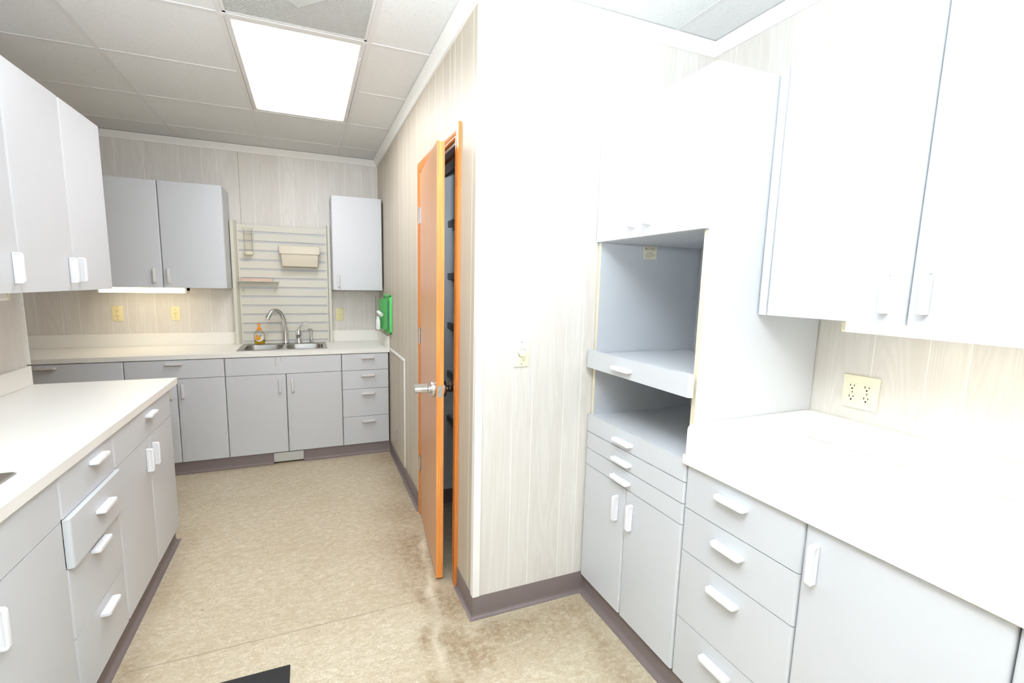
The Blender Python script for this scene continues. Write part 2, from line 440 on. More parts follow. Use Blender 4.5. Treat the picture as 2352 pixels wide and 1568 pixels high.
# ------------------------------------------------------------------ floor with its wear
def seg_d(px, py, a, b):
    ax, ay = a; bx, by = b; dx, dy = bx-ax, by-ay
    t = max(0, min(1, ((px-ax)*dx+(py-ay)*dy)/(dx*dx+dy*dy)))
    return math.hypot(px-ax-t*dx, py-ay-t*dy)
def make_floor():
    step = .02; x0, x1, y0, y1 = -3.3, 1.15, -6.2, 0.0
    nx = int((x1-x0)/step)+1; ny = int((y1-y0)/step)+1
    V = [(x0+(x1-x0)*i/(nx-1), y0+(y1-y0)*j/(ny-1), 0) for j in range(ny) for i in range(nx)]
    F = [(j*nx+i, j*nx+i+1, (j+1)*nx+i+1, (j+1)*nx+i) for j in range(ny-1) for i in range(nx-1)]
    me = bpy.data.meshes.new('floor'); me.from_pydata(V, [], F); me.update()
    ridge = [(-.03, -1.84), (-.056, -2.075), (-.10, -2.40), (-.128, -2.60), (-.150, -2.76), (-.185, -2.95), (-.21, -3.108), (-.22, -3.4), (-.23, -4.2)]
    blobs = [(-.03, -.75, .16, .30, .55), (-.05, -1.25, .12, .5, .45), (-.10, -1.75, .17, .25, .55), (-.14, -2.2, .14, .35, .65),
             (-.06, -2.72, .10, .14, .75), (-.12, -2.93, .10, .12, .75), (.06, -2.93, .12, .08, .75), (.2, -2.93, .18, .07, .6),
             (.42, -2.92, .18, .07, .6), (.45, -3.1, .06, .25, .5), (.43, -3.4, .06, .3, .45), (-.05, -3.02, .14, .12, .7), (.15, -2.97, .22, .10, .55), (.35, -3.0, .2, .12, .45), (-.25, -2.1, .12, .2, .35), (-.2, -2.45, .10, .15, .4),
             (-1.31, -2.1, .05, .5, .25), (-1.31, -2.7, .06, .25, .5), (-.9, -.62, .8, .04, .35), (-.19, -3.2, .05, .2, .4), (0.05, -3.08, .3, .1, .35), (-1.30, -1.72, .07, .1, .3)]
    D = []; S = []; J = []
    ja, jb = (-1.32, -2.635), (-.11, -2.612)
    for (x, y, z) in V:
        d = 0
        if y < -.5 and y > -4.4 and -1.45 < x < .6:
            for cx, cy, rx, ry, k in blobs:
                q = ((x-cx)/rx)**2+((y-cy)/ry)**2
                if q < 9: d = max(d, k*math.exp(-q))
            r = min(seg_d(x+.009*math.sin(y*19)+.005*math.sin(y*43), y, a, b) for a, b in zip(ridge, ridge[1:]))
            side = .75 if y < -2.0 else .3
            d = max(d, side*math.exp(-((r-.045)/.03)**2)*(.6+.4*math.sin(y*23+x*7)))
            S.append(math.exp(-(r/(.012+.006*math.sin(y*31)))**2)*(.55+.45*math.sin(y*17+1)) if y < -2.0 else 0)
            dj = seg_d(x, y, ja, jb); J.append(0)
        else: S.append(0); J.append(0)
        D.append(min(1, d*1.45))
    for nm, vals in (('dirt', D), ('scuff', S), ('joint', J)):
        a = me.attributes.new(nm, 'FLOAT', 'POINT'); a.data.foreach_set('value', vals)
    me.materials.append(MATS['linoleum'])
    o = bpy.data.objects.new('floor', me); COL.objects.link(o); struct(o)
    # the sheet joint: a thin dark line lying in the floor
    j = MB().box(-1.31, -.11, -.0011, .0011, 0, .0006).build('floor_joint', 'groove_dark', o, loc=(0, -2.624, 0), rot=(0, 0, .012))
make_floor()

# ------------------------------------------------------------------ ceiling, grid, lights, vent
GX0 = -1.549; GY0 = -.356; S6 = .61
def make_ceiling():
    mb = MB(); gm = MB()
    xs = [GX0+S6*k for k in range(-3, 6)]; ys = [GY0-S6*k for k in range(-1, 11)]
    skip = {(1, 1), (1, 2), (1, 3), (1, 6), (1, 7)}
    for i in range(-3, 5):
        for j in range(-1, 10):
            if (i, j) in skip: continue
            xa, xb = GX0+S6*i, GX0+S6*(i+1); ya, yb = GY0-S6*(j+1), GY0-S6*j
            xa, xb = max(xa, -3.32), min(xb, 1.2); ya, yb = max(ya, -6.22), min(yb, .02)
            if xb-xa < .02 or yb-ya < .02: continue
            mb.box(xa, xb, ya, yb, CEIL, CEIL+.016)
    o = struct(mb.build('ceiling', 'ceiling_tile'))
    for i in range(-3, 6):
        x = GX0+S6*i
        if -3.3 < x < 1.15: gm.box(x-.012, x+.012, -6.2, 0, CEIL-.003, CEIL+.0005)
    for j in range(0, 11):
        y = GY0-S6*j
        if y > -6.2:
            for a, b in (((-3.3, GX0+S6), (GX0+2*S6, 1.148)) if j in (2, 7) else ((-3.3, 1.148),)):
                gm.box(a, b, y-.0115, y+.0115, CEIL-.0036, CEIL+.0002)
    gm.build('ceiling_grid', 'tbar', o)
make_ceiling()

def ceiling_light(label, j0, glow='diffuser', i0=1):
    x0, x1 = GX0+S6*i0, GX0+S6*(i0+1); y1 = GY0-S6*j0; y0 = y1-2*S6
    cx, cy = (x0+x1)/2, (y0+y1)/2; hx, hy = S6/2, S6
    t = thing('ceiling_light', label, 'light', (cx, cy, CEIL), 0, 'fluorescent troffers in the ceiling')
    m = MB(); a, b = hx-.013, hy-.013
    for s in (-1, 1):
        m.box(min(s*a, s*(a-.022)), max(s*a, s*(a-.022)), -b, b, -.001, .012, .0015)
        m.box(-a+.022, a-.022, min(s*b, s*(b-.022)), max(s*b, s*(b-.022)), -.001, .012, .0015)
    m.build('frame', 'tbar', t)
    box('diffuser', glow, (-a+.021, a-.021, -b+.021, b-.021, .003, .007), t)
    box('housing', 'white_paint', (-a-.01, a+.01, -b-.01, b+.01, .013, .09), t)
    for s in (-1, 1): box('latch', 'tbar', (a-.014, a-.006, s*.42-.02, s*.42+.02, -.004, .001), t)
ceiling_light('warm lit two-tube ceiling light panel between the sink and the perforated vent', 1)
def vent():
    x0, x1 = GX0+S6, GX0+2*S6; y1 = GY0-S6*3; y0 = y1-S6
    t = thing('return_air_vent', 'perforated square metal air vent in the ceiling beside the light panel', 'vent', ((x0+x1)/2, (y0+y1)/2, CEIL))
    h = S6/2-.0125
    m = MB()
    for s in (-1, 1):
        m.box(min(s*h, s*(h-.012)), max(s*h, s*(h-.012)), -h, h, -.001, .004)
        m.box(-h, h, min(s*h, s*(h-.012)), max(s*h, s*(h-.012)), -.001, .004)
    m.build('frame', 'tbar', t)
    box('perforated_plate', 'perforated', (-h+.011, h-.011, -h+.011, h-.011, .0, .0006), t, bev=0)
    m = MB(); m.box(-h, h, -h, h, .20, .205)
    for s in (-1, 1):
        m.box(min(s*h, s*(h+.004)), max(s*h, s*(h+.004)), -h, h, .005, .2); m.box(-h, h, min(s*h, s*(h+.004)), max(s*h, s*(h+.004)), .005, .2)
    m.build('plenum_box', 'duct', t)
    m = MB(); m.prism([(-.19, 0), (0, -.19), (.19, 0), (0, .19)], .03, .036); m.build('baffle', 'duct_light', t)
vent()
# unseen second fixture over the photographer, added to brighten the near aisle
ceiling_light('unseen ceiling light panel added over the near end of the aisle', 6, 'diffuser_unseen')

# ------------------------------------------------------------------ crown, cove base, other trim
crown = [(0, CEIL-.052), (.011, CEIL-.052), (.013, CEIL-.044), (.02, CEIL-.036), (.034, CEIL-.014), (.041, CEIL-.010), (.043, CEIL-.0035), (0, CEIL-.0035)]
struct(MB().sweep(crown, [(-3.3, LE), (-3.3, 0), (0, 0), (0, YC), (RW, YC), (RW, -6.2), (LW, -6.2), (LW, LE)], side=-1).build('trim_1', 'trim_cream'), 'white crown moulding round the top of the panelled walls')
def cove(name, path, side, h=.098, t=.0035, toe=.018):
    prof = [(0, 0), (toe, 0), (toe, .0015), (toe*.55, .004), (toe*.27, .011), (t, .022), (t, h-.002), (t-.001, h), (0, h)]
    return struct(MB().sweep(prof, path, side).build(name, 'cove'))
cove('baseboard_doorway', [(0, -.604), (0, -1.276)], -1, .088)
cove('baseboard_doorway_near', [(0, -1.277), (0, -1.776)], -1, .104, .006, .024)
cove('baseboard_return', [(0, -2.592), (0, YC), (.573, YC)], -1, .102)
LEC = -1.655                                     # end of the left base run
kick_b, kick_l, kick_r = -.588, -1.372, .568
cove('baseboard_back', [(-2.9, kick_b), (-.932, kick_b)], -1, .094, toe=.026)
cove('baseboard_sink', [(-.706, kick_b), (-.006, kick_b)], -1, .094, toe=.026)
cove('baseboard_left', [(LW+.01, LEC-.006), (kick_l, LEC-.006), (kick_l, -5.0)], 1, .094, toe=.026)
cove('baseboard_right', [(kick_r, YC-.006), (kick_r, -5.2)], -1, .094, toe=.03)
# L-shaped corner bead on the outside corner
struct(MB().prism([(-.0055, YC+.024), (-.0055, YC-.0065), (.026, YC-.0065), (.026, YC-.0035), (.021, YC-.0015), (.0015, YC-.0005), (-.0005, YC+.0015), (-.0015, YC+.019), (-.0035, YC+.024)], .104, CEIL-.05).build('trim_2', 'trim_cream'), 'cream bead down the outside corner of the panelled wall')
# strip round the patched panel beside the back counter
m = MB(); m.box(-.008, -.0005, -1.294, -.62, .905, .926, .002); m.box(-.008, -.0005, -1.294, -1.274, .108, .905, .002)
struct(m.build('trim_3', 'white_trim'), 'thin white strip framing the wall patch beside the drawers')
# post at the end of the left wall
struct(MB().prism([(LW-.04, LE-.002), (LW+.014, LE-.002), (LW+.014, LE+.004), (LW+.006, LE+.012), (LW-.04, LE+.012)], ZC+.104, CEIL-.06).build('trim_4', 'trim_cream'), 'cream post finishing the end of the left wall')

# ------------------------------------------------------------------ door, casing and closet
def make_door():
    D = bpy.data.objects.new('door_1', None); COL.objects.link(D); struct(D, 'orange wood closet door standing a little ajar'); D.location = (0, 0, 0)
    y0, y1, zt = -2.534, -1.834, 2.105                      # clear opening, near and far
    w = .057
    # casing: moulded profile mitred round the opening (plan in y,z, thickness toward -x)
    prof = [(0, 0), (0, .006), (.006, .011), (.012, .0085), (.018, .0125), (w-.008, .0145), (w, .012), (w, 0)]     # (away from the opening, proud of the wall)
    mb = MB(); path = [(y1, 0.001), (y1, zt), (y0, zt), (y0, 0.001)]
    offs = [(1, 0), (1, 1), (-1, 1), (-1, 0)]
    secs = [[mb.bm.verts.new((-.0004-t, py+o*sy, pz+o*sz)) for o, t in prof] for (py, pz), (sy, sz) in zip(path, offs)]
    for a, b in zip(secs, secs[1:]):
        for k in range(len(prof)): mb.bm.faces.new((a[k], a[(k+1) % len(prof)], b[(k+1) % len(prof)], b[k]))
    mb.bm.faces.new(secs[0]); mb.bm.faces.new(secs[-1])
    mb.build('casing', 'casing_wood', D)
    m = MB()
    m.box(-.0003, .118, y1-.018, y1-.0005, .001, zt-.001); m.box(-.0003, .118, y0+.0005, y0+.018, .001, zt-.001); m.box(-.0003, .118, y0+.018, y1-.018, zt-.018, zt-.0005)
    m.box(.045, .080, y1-.029, y1-.018, .001, zt-.018); m.box(.045, .080, y0+.018, y0+.029, .001, zt-.018); m.box(.045, .080, y0+.029, y1-.029, zt-.029, zt-.018)
    m.build('jamb', 'jamb_wood', D)
    # leaf, hinged on the far jamb; local x runs from hinge to free edge, local y through the thickness (0 = room side)
    L = bpy.data.objects.new('door_leaf', None); COL.objects.link(L); L.parent = D
    hx, hy = -.014, y1-.020; ex, ey = -.0874, -2.512
    ang = math.atan2(ey-hy, ex-hx); W = math.hypot(ex-hx, ey-hy)
    L.location = (hx, hy, 0); L.rotation_euler = (0, 0, ang)
    z0, z1 = .014, 2.093; T = .036
    box('core', 'door_edge_wood', (.002, W, .0012, T-.0012, z0, z1), L, bev=.0008)
    box('face_veneer', 'door_face_wood', (.002, W-.0004, 0, .0011, z0, z1), L, bev=0)
    box('inner_veneer', 'door_face_wood', (.002, W-.0004, T-.0011, T, z0, z1), L, bev=0)
    zk = .966; xk = W-.060
    for side in (-1, 1):
        yb = 0 if side < 0 else T
        m = MB(); f = side
        m.lathe([(.0, f*.0002), (.036, f*.0002), (.038, f*.002), (.038, f*.014), (.035, f*.0185), (0.0, f*.0185)], (xk, yb, zk), 28, 'y', cap=False)
        m.lathe([(.015, f*.018), (.0155, f*.03), (.0145, f*.032), (.0185, f*.036), (.0185, f*.042), (.016, f*.046), (.0165, f*.088), (.0155, f*.094), (0.0, f*.094)], (xk, yb, zk), 20, 'y', cap=False)
        m.prism([(yb+f*.036, zk+.010), (yb+f*.094, zk+.014), (yb+f*.097, zk+.022), (yb+f*.092, zk+.026), (yb+f*.040, zk+.032), (yb+f*.034, zk+.030)], xk-.008, xk+.008, 'x')
        m.build('lever_handle', 'satin', L)
    m = MB(); m.prism(rrect(T/2-.0125, T/2+.0125, zk-.029, zk+.029, .002, 3), W, W+.0012, 'x'); lp = m.build('latch_plate', 'satin', L)
    m = MB(); m.lathe([(.004, 0), (.0042, .0014), (.002, .0018)], (W+.001, T/2, zk+.021), 12, 'x'); m.lathe([(.004, 0), (.0042, .0014), (.002, .0018)], (W+.001, T/2, zk-.021), 12, 'x')
    m.prism([(T/2-.006, zk-.008), (T/2+.007, zk-.008), (T/2+.007, zk+.008), (T/2-.001, zk+.008)], W+.001, W+.007, 'x'); m.build('latch_bolt', 'brass_steel', L)
    for z in (1.86, 1.16, .36):
        m = MB(); m.lathe([(.0055, -.045), (.0055, .045)], (-.004, -.006, z), 12); m.lathe([(.0062, -.048), (.0062, -.045)], (-.004, -.006, z), 12); m.lathe([(.0062, .045), (.0062, .048)], (-.004, -.006, z), 12)
        m.box(-.001, .024, -.0015, .0, z-.044, z+.044)
        m.build('hinge', 'satin', L)
    return D
make_door()
def make_closet():
    xw = .119; ys, yn = -1.72, -2.72; xb = .75
    m = MB(); m.box(xw, xb, ys, ys+.012, 0, 2.3); m.box(xb, xb+.012, yn, ys, 0, 2.3); m.box(xw, xb, yn-.012, yn, 0, 2.3)
    struct(m.build('wall_closet', 'closet_paint'))
    struct(box('ceiling_closet', 'closet_paint', (xw-.005, xb+.01, yn-.012, ys+.012, 2.302, 2.32)))
    m = MB(); m.box(.102, xw-.001, -2.54, -1.70, 2.106, 2.30); m.box(.1195, xw+.0005, -1.834, ys, 0, 2.3)
    struct(m.build('trim_5', 'closet_paint'))
    struct(MB().sweep([(0, 0), (.012, 0), (.004, .02), (.004, .1), (0, .1)], [(xw+.002, ys), (xb, ys), (xb, yn)], -1).build('baseboard_closet', 'cove'))
    zs = (1.842, 1.522, 1.212, .90, .60)
    nm = ('topmost grey shelf inside the closet behind the orange door', 'second grey shelf from the top inside the closet', 'middle grey shelf inside the closet behind the orange door', 'fourth grey shelf from the top inside the closet', 'lowest grey shelf inside the closet behind the orange door')
    for z, lb in zip(zs, nm):
        t = thing('closet_shelf', lb, 'shelf', (xw, ys, z), 0, 'grey shelves in the closet')
        box('board', 'closet_paint', (.086, xb-xw-.001, -.98, -.001, -.004, .014), t)
        box('nosing', 'closet_shelf', (.070, .0855, -.98, -.001, -.024, .016), t, .002)
        box('cleat', 'closet_shelf', (.10, .5, -.018, -.001, -.040, -.0045), t)
    h = MB().tube([(.235, ys-.001, 1.46), (.235, ys-.018, 1.462), (.235, ys-.026, 1.452), (.235, ys-.022, 1.44), (.235, ys-.012, 1.438)], .003, 8).build('coat_hook', 'print_dark')
    tag(h, 'small dark hook on the grey closet side wall', 'hook')
make_closet()

# ------------------------------------------------------------------ cabinets
def handle_mesh(vertical, mat):
    """pull: a rounded tab with a dished pocket on both broad faces; projects to -y, root at y=0"""
    L, P, T = .110, .029, .015
    r = .011; pts = [(-L/2, 0)]
    for cx, a0 in ((-L/2+r, PI), (L/2-r, 1.5*PI)):
        for k in range(6):
            a = a0+PI/2*k/5; pts.append((cx+r*math.cos(a), -(P-r)+r*math.sin(a)))
    pts.append((L/2, 0))
    bm = bmesh.new()
    lo = [bm.verts.new((a, b, -T/2)) for a, b in pts]; hi = [bm.verts.new((a, b, T/2)) for a, b in pts]
    fl = bm.faces.new(lo[::-1]); fh = bm.faces.new(hi); n = len(pts)
    for i in range(n): bm.faces.new((lo[i], lo[(i+1) % n], hi[(i+1) % n], hi[i]))
    bmesh.ops.recalc_face_normals(bm, faces=bm.faces[:])
    es = [e for f in (fl, fh) for e in f.edges]
    bmesh.ops.bevel(bm, geom=es, offset=.0028, segments=2, affect='EDGES', profile=.5)
    big = sorted(bm.faces, key=lambda f: -f.calc_area())[:2]
    r_ = bmesh.ops.inset_individual(bm, faces=big, thickness=.0042, depth=0)
    r2 = bmesh.ops.inset_individual(bm, faces=big, thickness=.0016, depth=-.0042)
    if vertical: bmesh.ops.rotate(bm, verts=bm.verts[:], cent=(0, 0, 0), matrix=Matrix.Rotation(PI/2, 3, 'Y'))
    bmesh.ops.recalc_face_normals(bm, faces=bm.faces[:])
    me = bpy.data.meshes.new('handle'); bm.to_mesh(me); bm.free(); me.materials.append(MATS[mat])
    for p in me.polygons: p.use_smooth = True
    me.set_sharp_from_angle(angle=math.radians(42))
    return me
HM = {(v, m): handle_mesh(v, m) for v in (0, 1) for m in ('handle_white', 'handle_grey')}
def add_handle(parent, x, z, vertical, mat, y=-.0004):
    o = bpy.data.objects.new('handle', HM[(vertical, mat)]); COL.objects.link(o)
    o.location = (x, y, z); o.parent = parent; return o
TH = .019
def front_panel(name, parent, x0, x1, z0, z1, mat='laminate', y=0.0, gap=.0016, r=.009):
    """door or drawer front: rounded upright edges, flat top and bottom"""
    x0 += gap; x1 -= gap; z0 += gap; z1 -= gap
    pts = [(x0, y+TH)]
    for k in range(6):
        a = PI+PI/2*k/5; pts.append((x0+r+r*math.cos(a), y+r+r*math.sin(a)))
    for k in range(6):
        a = 1.5*PI+PI/2*k/5; pts.append((x1-r+r*math.cos(a), y+r+r*math.sin(a)))
    pts.append((x1, y+TH))
    return MB().prism(pts, z0, z1).build(name, mat, parent)
def carcass(t, w, d, z0, z1, mat='laminate', top=False, y0=TH+.001):
    m = MB(); p = .016
    m.box(.0012, p, y0, d, z0, z1, .0006); m.box(w-p, w-.0012, y0, d, z0, z1, .0006)
    m.box(p, w-p, y0, d, z0, z0+p); m.box(p, w-p, d-.008, d, z0+p, z1)
    if top: m.box(p, w-p, y0, d, z1-p, z1)
    else: m.box(p, w-p, y0, y0+.07, z1-p, z1)
    return m.build('carcass', mat, t)
def cabinet(name, label, cat, loc, rz, w, d, z0, z1, fronts, hm, group=None, top=False):
    """fronts: (kind, x0, x1, z0, z1, handle) with handle = None | ('v', x, z) | ('h', x, z)"""
    t = thing(name, label, cat, loc, rz, group)
    carcass(t, w, d, z0, z1, top=top)
    for f in fronts:
        kind, x0, x1, a, b, h = f[:6]; out = f[6] if len(f) > 6 else 0; mat = f[7] if len(f) > 7 else 'laminate'
        o = front_panel(kind, t, x0, x1, a, b, mat, y=-out)
        if h: add_handle(o, h[1], h[2], 1 if h[0] == 'v' else 0, hm, -out-.0004)
        if out:     # a pulled-out drawer shows its box and runners
            m = MB(); m.box(x0+.022, x0+.034, TH-out+.001, .40, a+.02, b-.03); m.box(x1-.034, x1-.022, TH-out+.001, .40, a+.02, b-.03); m.box(x0+.034, x1-.034, TH-out+.001, .4, a+.02, a+.032)
            m.build('drawer_box', 'raw_panel', o)
            for xa in (x0+.0175, x1-.0215): box('runner', 'slide_metal', (xa, xa+.004, TH-out+.004, .39, (a+b)/2-.025, (a+b)/2+.01), o, bev=0)
    return t
ZB, ZT, ZD = .095, .878, .7365
YB = -.604                                    # front plane of the back base run
# --- back run (local x = world x)
def back(x0): return (x0, YB, 0)
BG = 'grey base cabinets along the back wall'
D_B = .585
def hgt(z): return z
x4, x3, x2, x1 = -2.704, -1.8637, -1.2392, -.3936
cabinet('base_cabinet', 'grey base cabinet in shade at the left end of the back run, behind the peninsula', 'cabinet', back(x4), 0, x3-x4, D_B, ZB, ZT,
        [('drawer', 0, x3-x4, ZD, ZT-.002, ('h', .42, .851)), ('door', 0, .42, ZB, ZD, ('v', .372, .645)), ('door', .42, x3-x4, ZB, ZD, ('v', .468, .645))], 'handle_grey', BG)
cabinet('base_cabinet', 'grey base cabinet with one wide drawer over two doors, left of the sink cabinet', 'cabinet', back(x3), 0, x2-x3, D_B, ZB, ZT,
        [('drawer', 0, x2-x3, ZD, ZT-.002, ('h', .304, .848)), ('door', 0, .3117, ZB, ZD, ('v', .272, .642)), ('door', .3117, x2-x3, ZB, ZD, ('v', .349, .642))], 'handle_grey', BG)
cabinet('sink_cabinet', 'grey double-door sink cabinet under the twin-bowl sink', 'cabinet', back(x2), 0, x1-x2, D_B, ZB, ZT,
        [('false_front', 0, x1-x2, ZD, ZT-.002, None, 0, 'laminate_drip'), ('door', 0, .4228, ZB, ZD, ('v', .378, .642)), ('door', .4228, x1-x2, ZB, ZD, ('v', .469, .642))], 'handle_grey', BG)
w = -.010-x1
cabinet('drawer_cabinet', 'grey four-drawer base cabinet in the back right corner', 'cabinet', back(x1), 0, w, D_B, ZB, ZT,
        [('drawer', 0, w, .7361, ZT-.002, ('h', .208, .843)), ('drawer', 0, w, .5773, .7361, ('h', .21, .690)), ('drawer', 0, w, .3378, .5773, ('h', .208, .535)), ('drawer', 0, w, ZB, .3378, ('h', .208, .293))], 'handle_grey', BG)
# --- back uppers
ZU0, ZU1 = 1.398, 2.188
cabinet('wall_cabinet', 'grey two-door wall cabinet on the back wall above the left of the counter', 'cabinet', (-2.0722, -.337, 0), 0, .8466, .334, ZU0, ZU1,
        [('door', 0, .4233, ZU0, ZU1, ('v', .372, 1.488)), ('door', .4233, .8466, ZU0, ZU1, ('v', .462, 1.488))], 'handle_grey', 'grey wall cabinets on the back wall', True)
cabinet('wall_cabinet', 'narrow single-door grey wall cabinet right of the slatted panel', 'cabinet', (-.4314, -.337, 0), 0, .419, .334, ZU0, ZU1,
        [('door', 0, .419, ZU0, ZU1, ('v', .047, 1.478))], 'handle_grey', 'grey wall cabinets on the back wall', True)
# --- left run: front faces +x, local x runs to +y
XL = -1.346
def left(y0): return (XL, y0, 0)
LG = 'grey base cabinets of the left peninsula'
ly0, ly1, ly2, ly3 = LEC, -2.459, -2.884, -3.69
cabinet('base_cabinet', 'grey peninsula end cabinet with a drawer over two doors', 'cabinet', left(ly1), PI/2, ly0-ly1, .60, ZB, ZT,
        [('drawer', 0, ly0-ly1, ZD, ZT-.002, ('h', .437, .838)), ('door', 0, .411, ZB, ZD, ('v', .361, .637)), ('door', .411, ly0-ly1, ZB, ZD, ('v', .455, .637))], 'handle_white', LG)
w = ly1-ly2
cabinet('drawer_cabinet', 'grey four-drawer peninsula cabinet with its second drawer pulled out', 'cabinet', left(ly2), PI/2, w, .60, ZB, ZT,
        [('drawer', 0, w, ZD, ZT-.002, ('h', .265, .838)), ('drawer', 0, w, .575, ZD, ('h', .235, .672), .017), ('drawer', 0, w, .335, .575, ('h', .212, .543)), ('drawer', 0, w, ZB, .335, ('h', .235, .289))], 'handle_white', LG)
w = ly2-ly3
cabinet('sink_cabinet', 'grey peninsula cabinet with a plain panel over doors, nearest the left edge', 'cabinet', left(ly3), PI/2, w, .60, ZB, ZT,
        [('false_front', 0, w, ZD, ZT-.002, None), ('door', 0, w/2, ZB, ZD, ('v', w/2-.045, .64)), ('door', w/2, w, ZB, ZD, ('v', w/2+.045, .64))], 'handle_white', LG)
# --- left uppers
XU = -1.590; LU0, LU1 = 1.4075, 2.225
s2 = -1.955; s1 = -2.382
cabinet('wall_cabinet', 'pale two-door wall cabinet at the far end of the left wall', 'cabinet', (XU, s1, 0), PI/2, LE-.004-s1, .384, LU0, LU1,
        [('door', 0, s2-s1, LU0, LU1, ('v', s2-s1-.042, 1.497)), ('door', s2-s1, LE-.004-s1, LU0, LU1, ('v', s2-s1+.042, 1.501))], 'handle_white', 'pale wall cabinets on the left wall', True)
cabinet('wall_cabinet', 'pale wall cabinet cut by the left edge of the photo', 'cabinet', (XU, -3.22, 0), PI/2, s1+3.22, .384, LU0, LU1,
        [('door', 0, .419, LU0, LU1, ('v', .377, 1.497)), ('door', .419, s1+3.22, LU0, LU1, ('v', s1+3.22-.040, 1.497))], 'handle_white', 'pale wall cabinets on the left wall', True)
# --- tall appliance cabinet: front faces -x, local x runs to -y
def tall():
    t = thing('tall_cabinet', 'tall white cabinet with an open niche and pull-out shelf, against the panelled return wall', 'cabinet', (XT, YC-.004, 0), -PI/2)
    W = -(YT-YC)-.004; Dp = RW-XT-.004; z0, z1 = ZB, 2.165; p = .018; f = TH+.001
    box('near_side_panel', 'laminate', (W-p, W-.0004, f, Dp, z0, z1), t, .0008)
    box('side_edge', 'laminate_edge', (W-p, W-.0004, f-.0012, f-.0001, .66, 1.66), t, bev=0)
    box('far_side_panel', 'laminate_inside', (.0004, p, f, Dp, z0, z1), t, .0008)
    box('side_edge', 'laminate_edge', (.0004, p, f-.0012, f-.0001, .66, 1.66), t, bev=0)
    m = MB(); m.box(p, W-p, Dp-.008, Dp, z0, z1); m.build('back_panel', 'laminate_inside', t)
    box('niche_ceiling', 'laminate_inside', (p, W-p, f, Dp-.009, 1.664, 1.680), t); box('top_panel', 'laminate', (p, W-p, f, Dp-.009, z1-p, z1), t)
    box('deck', 'laminate', (p, W-p, f, Dp-.009, .872, .890), t); box('bottom_panel', 'laminate', (p, W-p, f, Dp-.009, z0, z0+p), t)
    c = .3065-.004
    for k, (a, b) in enumerate(((.8107, .893), (.7321, .8107), (.6549, .7321))):
        o = front_panel('drawer', t, 0, W, a, b); add_handle(o, .277, b-.047, 0, 'handle_white')
    for a, b, hx in ((0, c, c-.045), (c, W, c+.047)):
        o = front_panel('door', t, a, b, z0, .6549); add_handle(o, hx, .553, 1, 'handle_white')
        o = front_panel('door', t, a, b, 1.663, z1); add_handle(o, hx, 1.757, 1, 'handle_white')
    s = box('pull_out_shelf', 'laminate', (p+.004, W-p-.004, -.0055, Dp-.06, 1.160, 1.176), t)
    o = front_panel('shelf_front', s, .010, W+.014, 1.112, 1.193, 'laminate', y=-.0255); add_handle(o, .275, 1.148, 0, 'handle_white', -.026)
    box('runner', 'slide_metal', (p+.0002, p+.0035, .03, Dp-.08, 1.145, 1.165), s, bev=0); box('runner', 'slide_metal', (W-p-.0035, W-p-.0002, .03, Dp-.08, 1.145, 1.165), s, bev=0)
    # maker's sticker on the far side wall of the niche
    x = p+.0006; yc = .285; k = box('maker_label', 'sticker', (p+.0002, p+.0006, yc-.037, yc+.037, 1.603, 1.660), t, bev=0)
    text_mesh('BIOTEC', .0175, 'lettering', 'print_dark', k, (p+.0009, yc, 1.648), (PI/2, 0, PI/2))
    m = MB()
    for i, (wd, off) in enumerate(((.030, 0), (.034, 0), (.052, 0), (.056, 0), (.048, -.002), (.032, -.009))):
        zz = 1.6335-i*.0045; xx = -wd/2+off
        while xx < wd/2+off:
            l = random.uniform(.004, .010); m.box(p+.0006, p+.0009, yc+xx, yc+min(xx+l, wd/2+off), zz-.0009, zz+.0009); xx += l+.002
    m.build('fine_print', 'print_grey', k)
tall()
# --- right base run
def right(y0): return (XT+.002, y0, 0)
RG = 'white base cabinets along the right wall'
ry1, ry2 = -3.858, -4.254
w = YT-ry1-.001
cabinet('drawer_cabinet', 'white four-drawer base cabinet beside the tall cabinet', 'cabinet', right(YT-.001), -PI/2, w, .594, ZB, ZT,
        [('drawer', 0, w, .7272, ZT-.002, ('h', .193, .829)), ('drawer', 0, w, .5729, .7272, ('h', .195, .674)), ('drawer', 0, w, .3225, .5729, ('h', .192, .514)), ('drawer', 0, w, ZB, .3225, ('h', .187, .265))], 'handle_white', RG)
w = ry1-ry2
cabinet('base_cabinet', 'white single-door base cabinet in the lower right corner', 'cabinet', right(ry1), -PI/2, w, .594, ZB, ZT, [('door', 0, w, ZB, ZT-.002, ('v', .036, .781))], 'handle_white', RG)
cabinet('base_cabinet', 'white base cabinet beyond the door in the lower right corner, at the photo edge', 'cabinet', right(ry2), -PI/2, .62, .594, ZB, ZT, [('door', 0, .31, ZB, ZT-.002, ('v', .274, .781)), ('door', .31, .62, ZB, ZT-.002, ('v', .346, .781))], 'handle_white', RG)
# --- right uppers
RU = .810; RU0, RU1 = 1.387, 2.1808
ruy1 = -3.875
t = cabinet('wall_cabinet', 'white wall cabinet over the right counter, beside the tall cabinet', 'cabinet', (RU, YT-.0015, 0), -PI/2, .842, .334, RU0, RU1,
        [('filler', 0, .033, RU0, RU1, None), ('door', .033, .4365, RU0, RU1, ('v', .390, 1.471)), ('door', .4365, .842, RU0, RU1, ('v', .478, 1.474))], 'handle_white', 'white wall cabinets over the right counter', True)
cabinet('wall_cabinet', 'white wall cabinet at the right edge, over the near end of the counter', 'cabinet', (RU, YT-.0015-.843, 0), -PI/2, .80, .334, RU0, RU1,
        [('door', 0, .4, RU0, RU1, ('v', .36, 1.474)), ('door', .4, .8, RU0, RU1, ('v', .44, 1.474))], 'handle_white', 'white wall cabinets over the right counter', True)

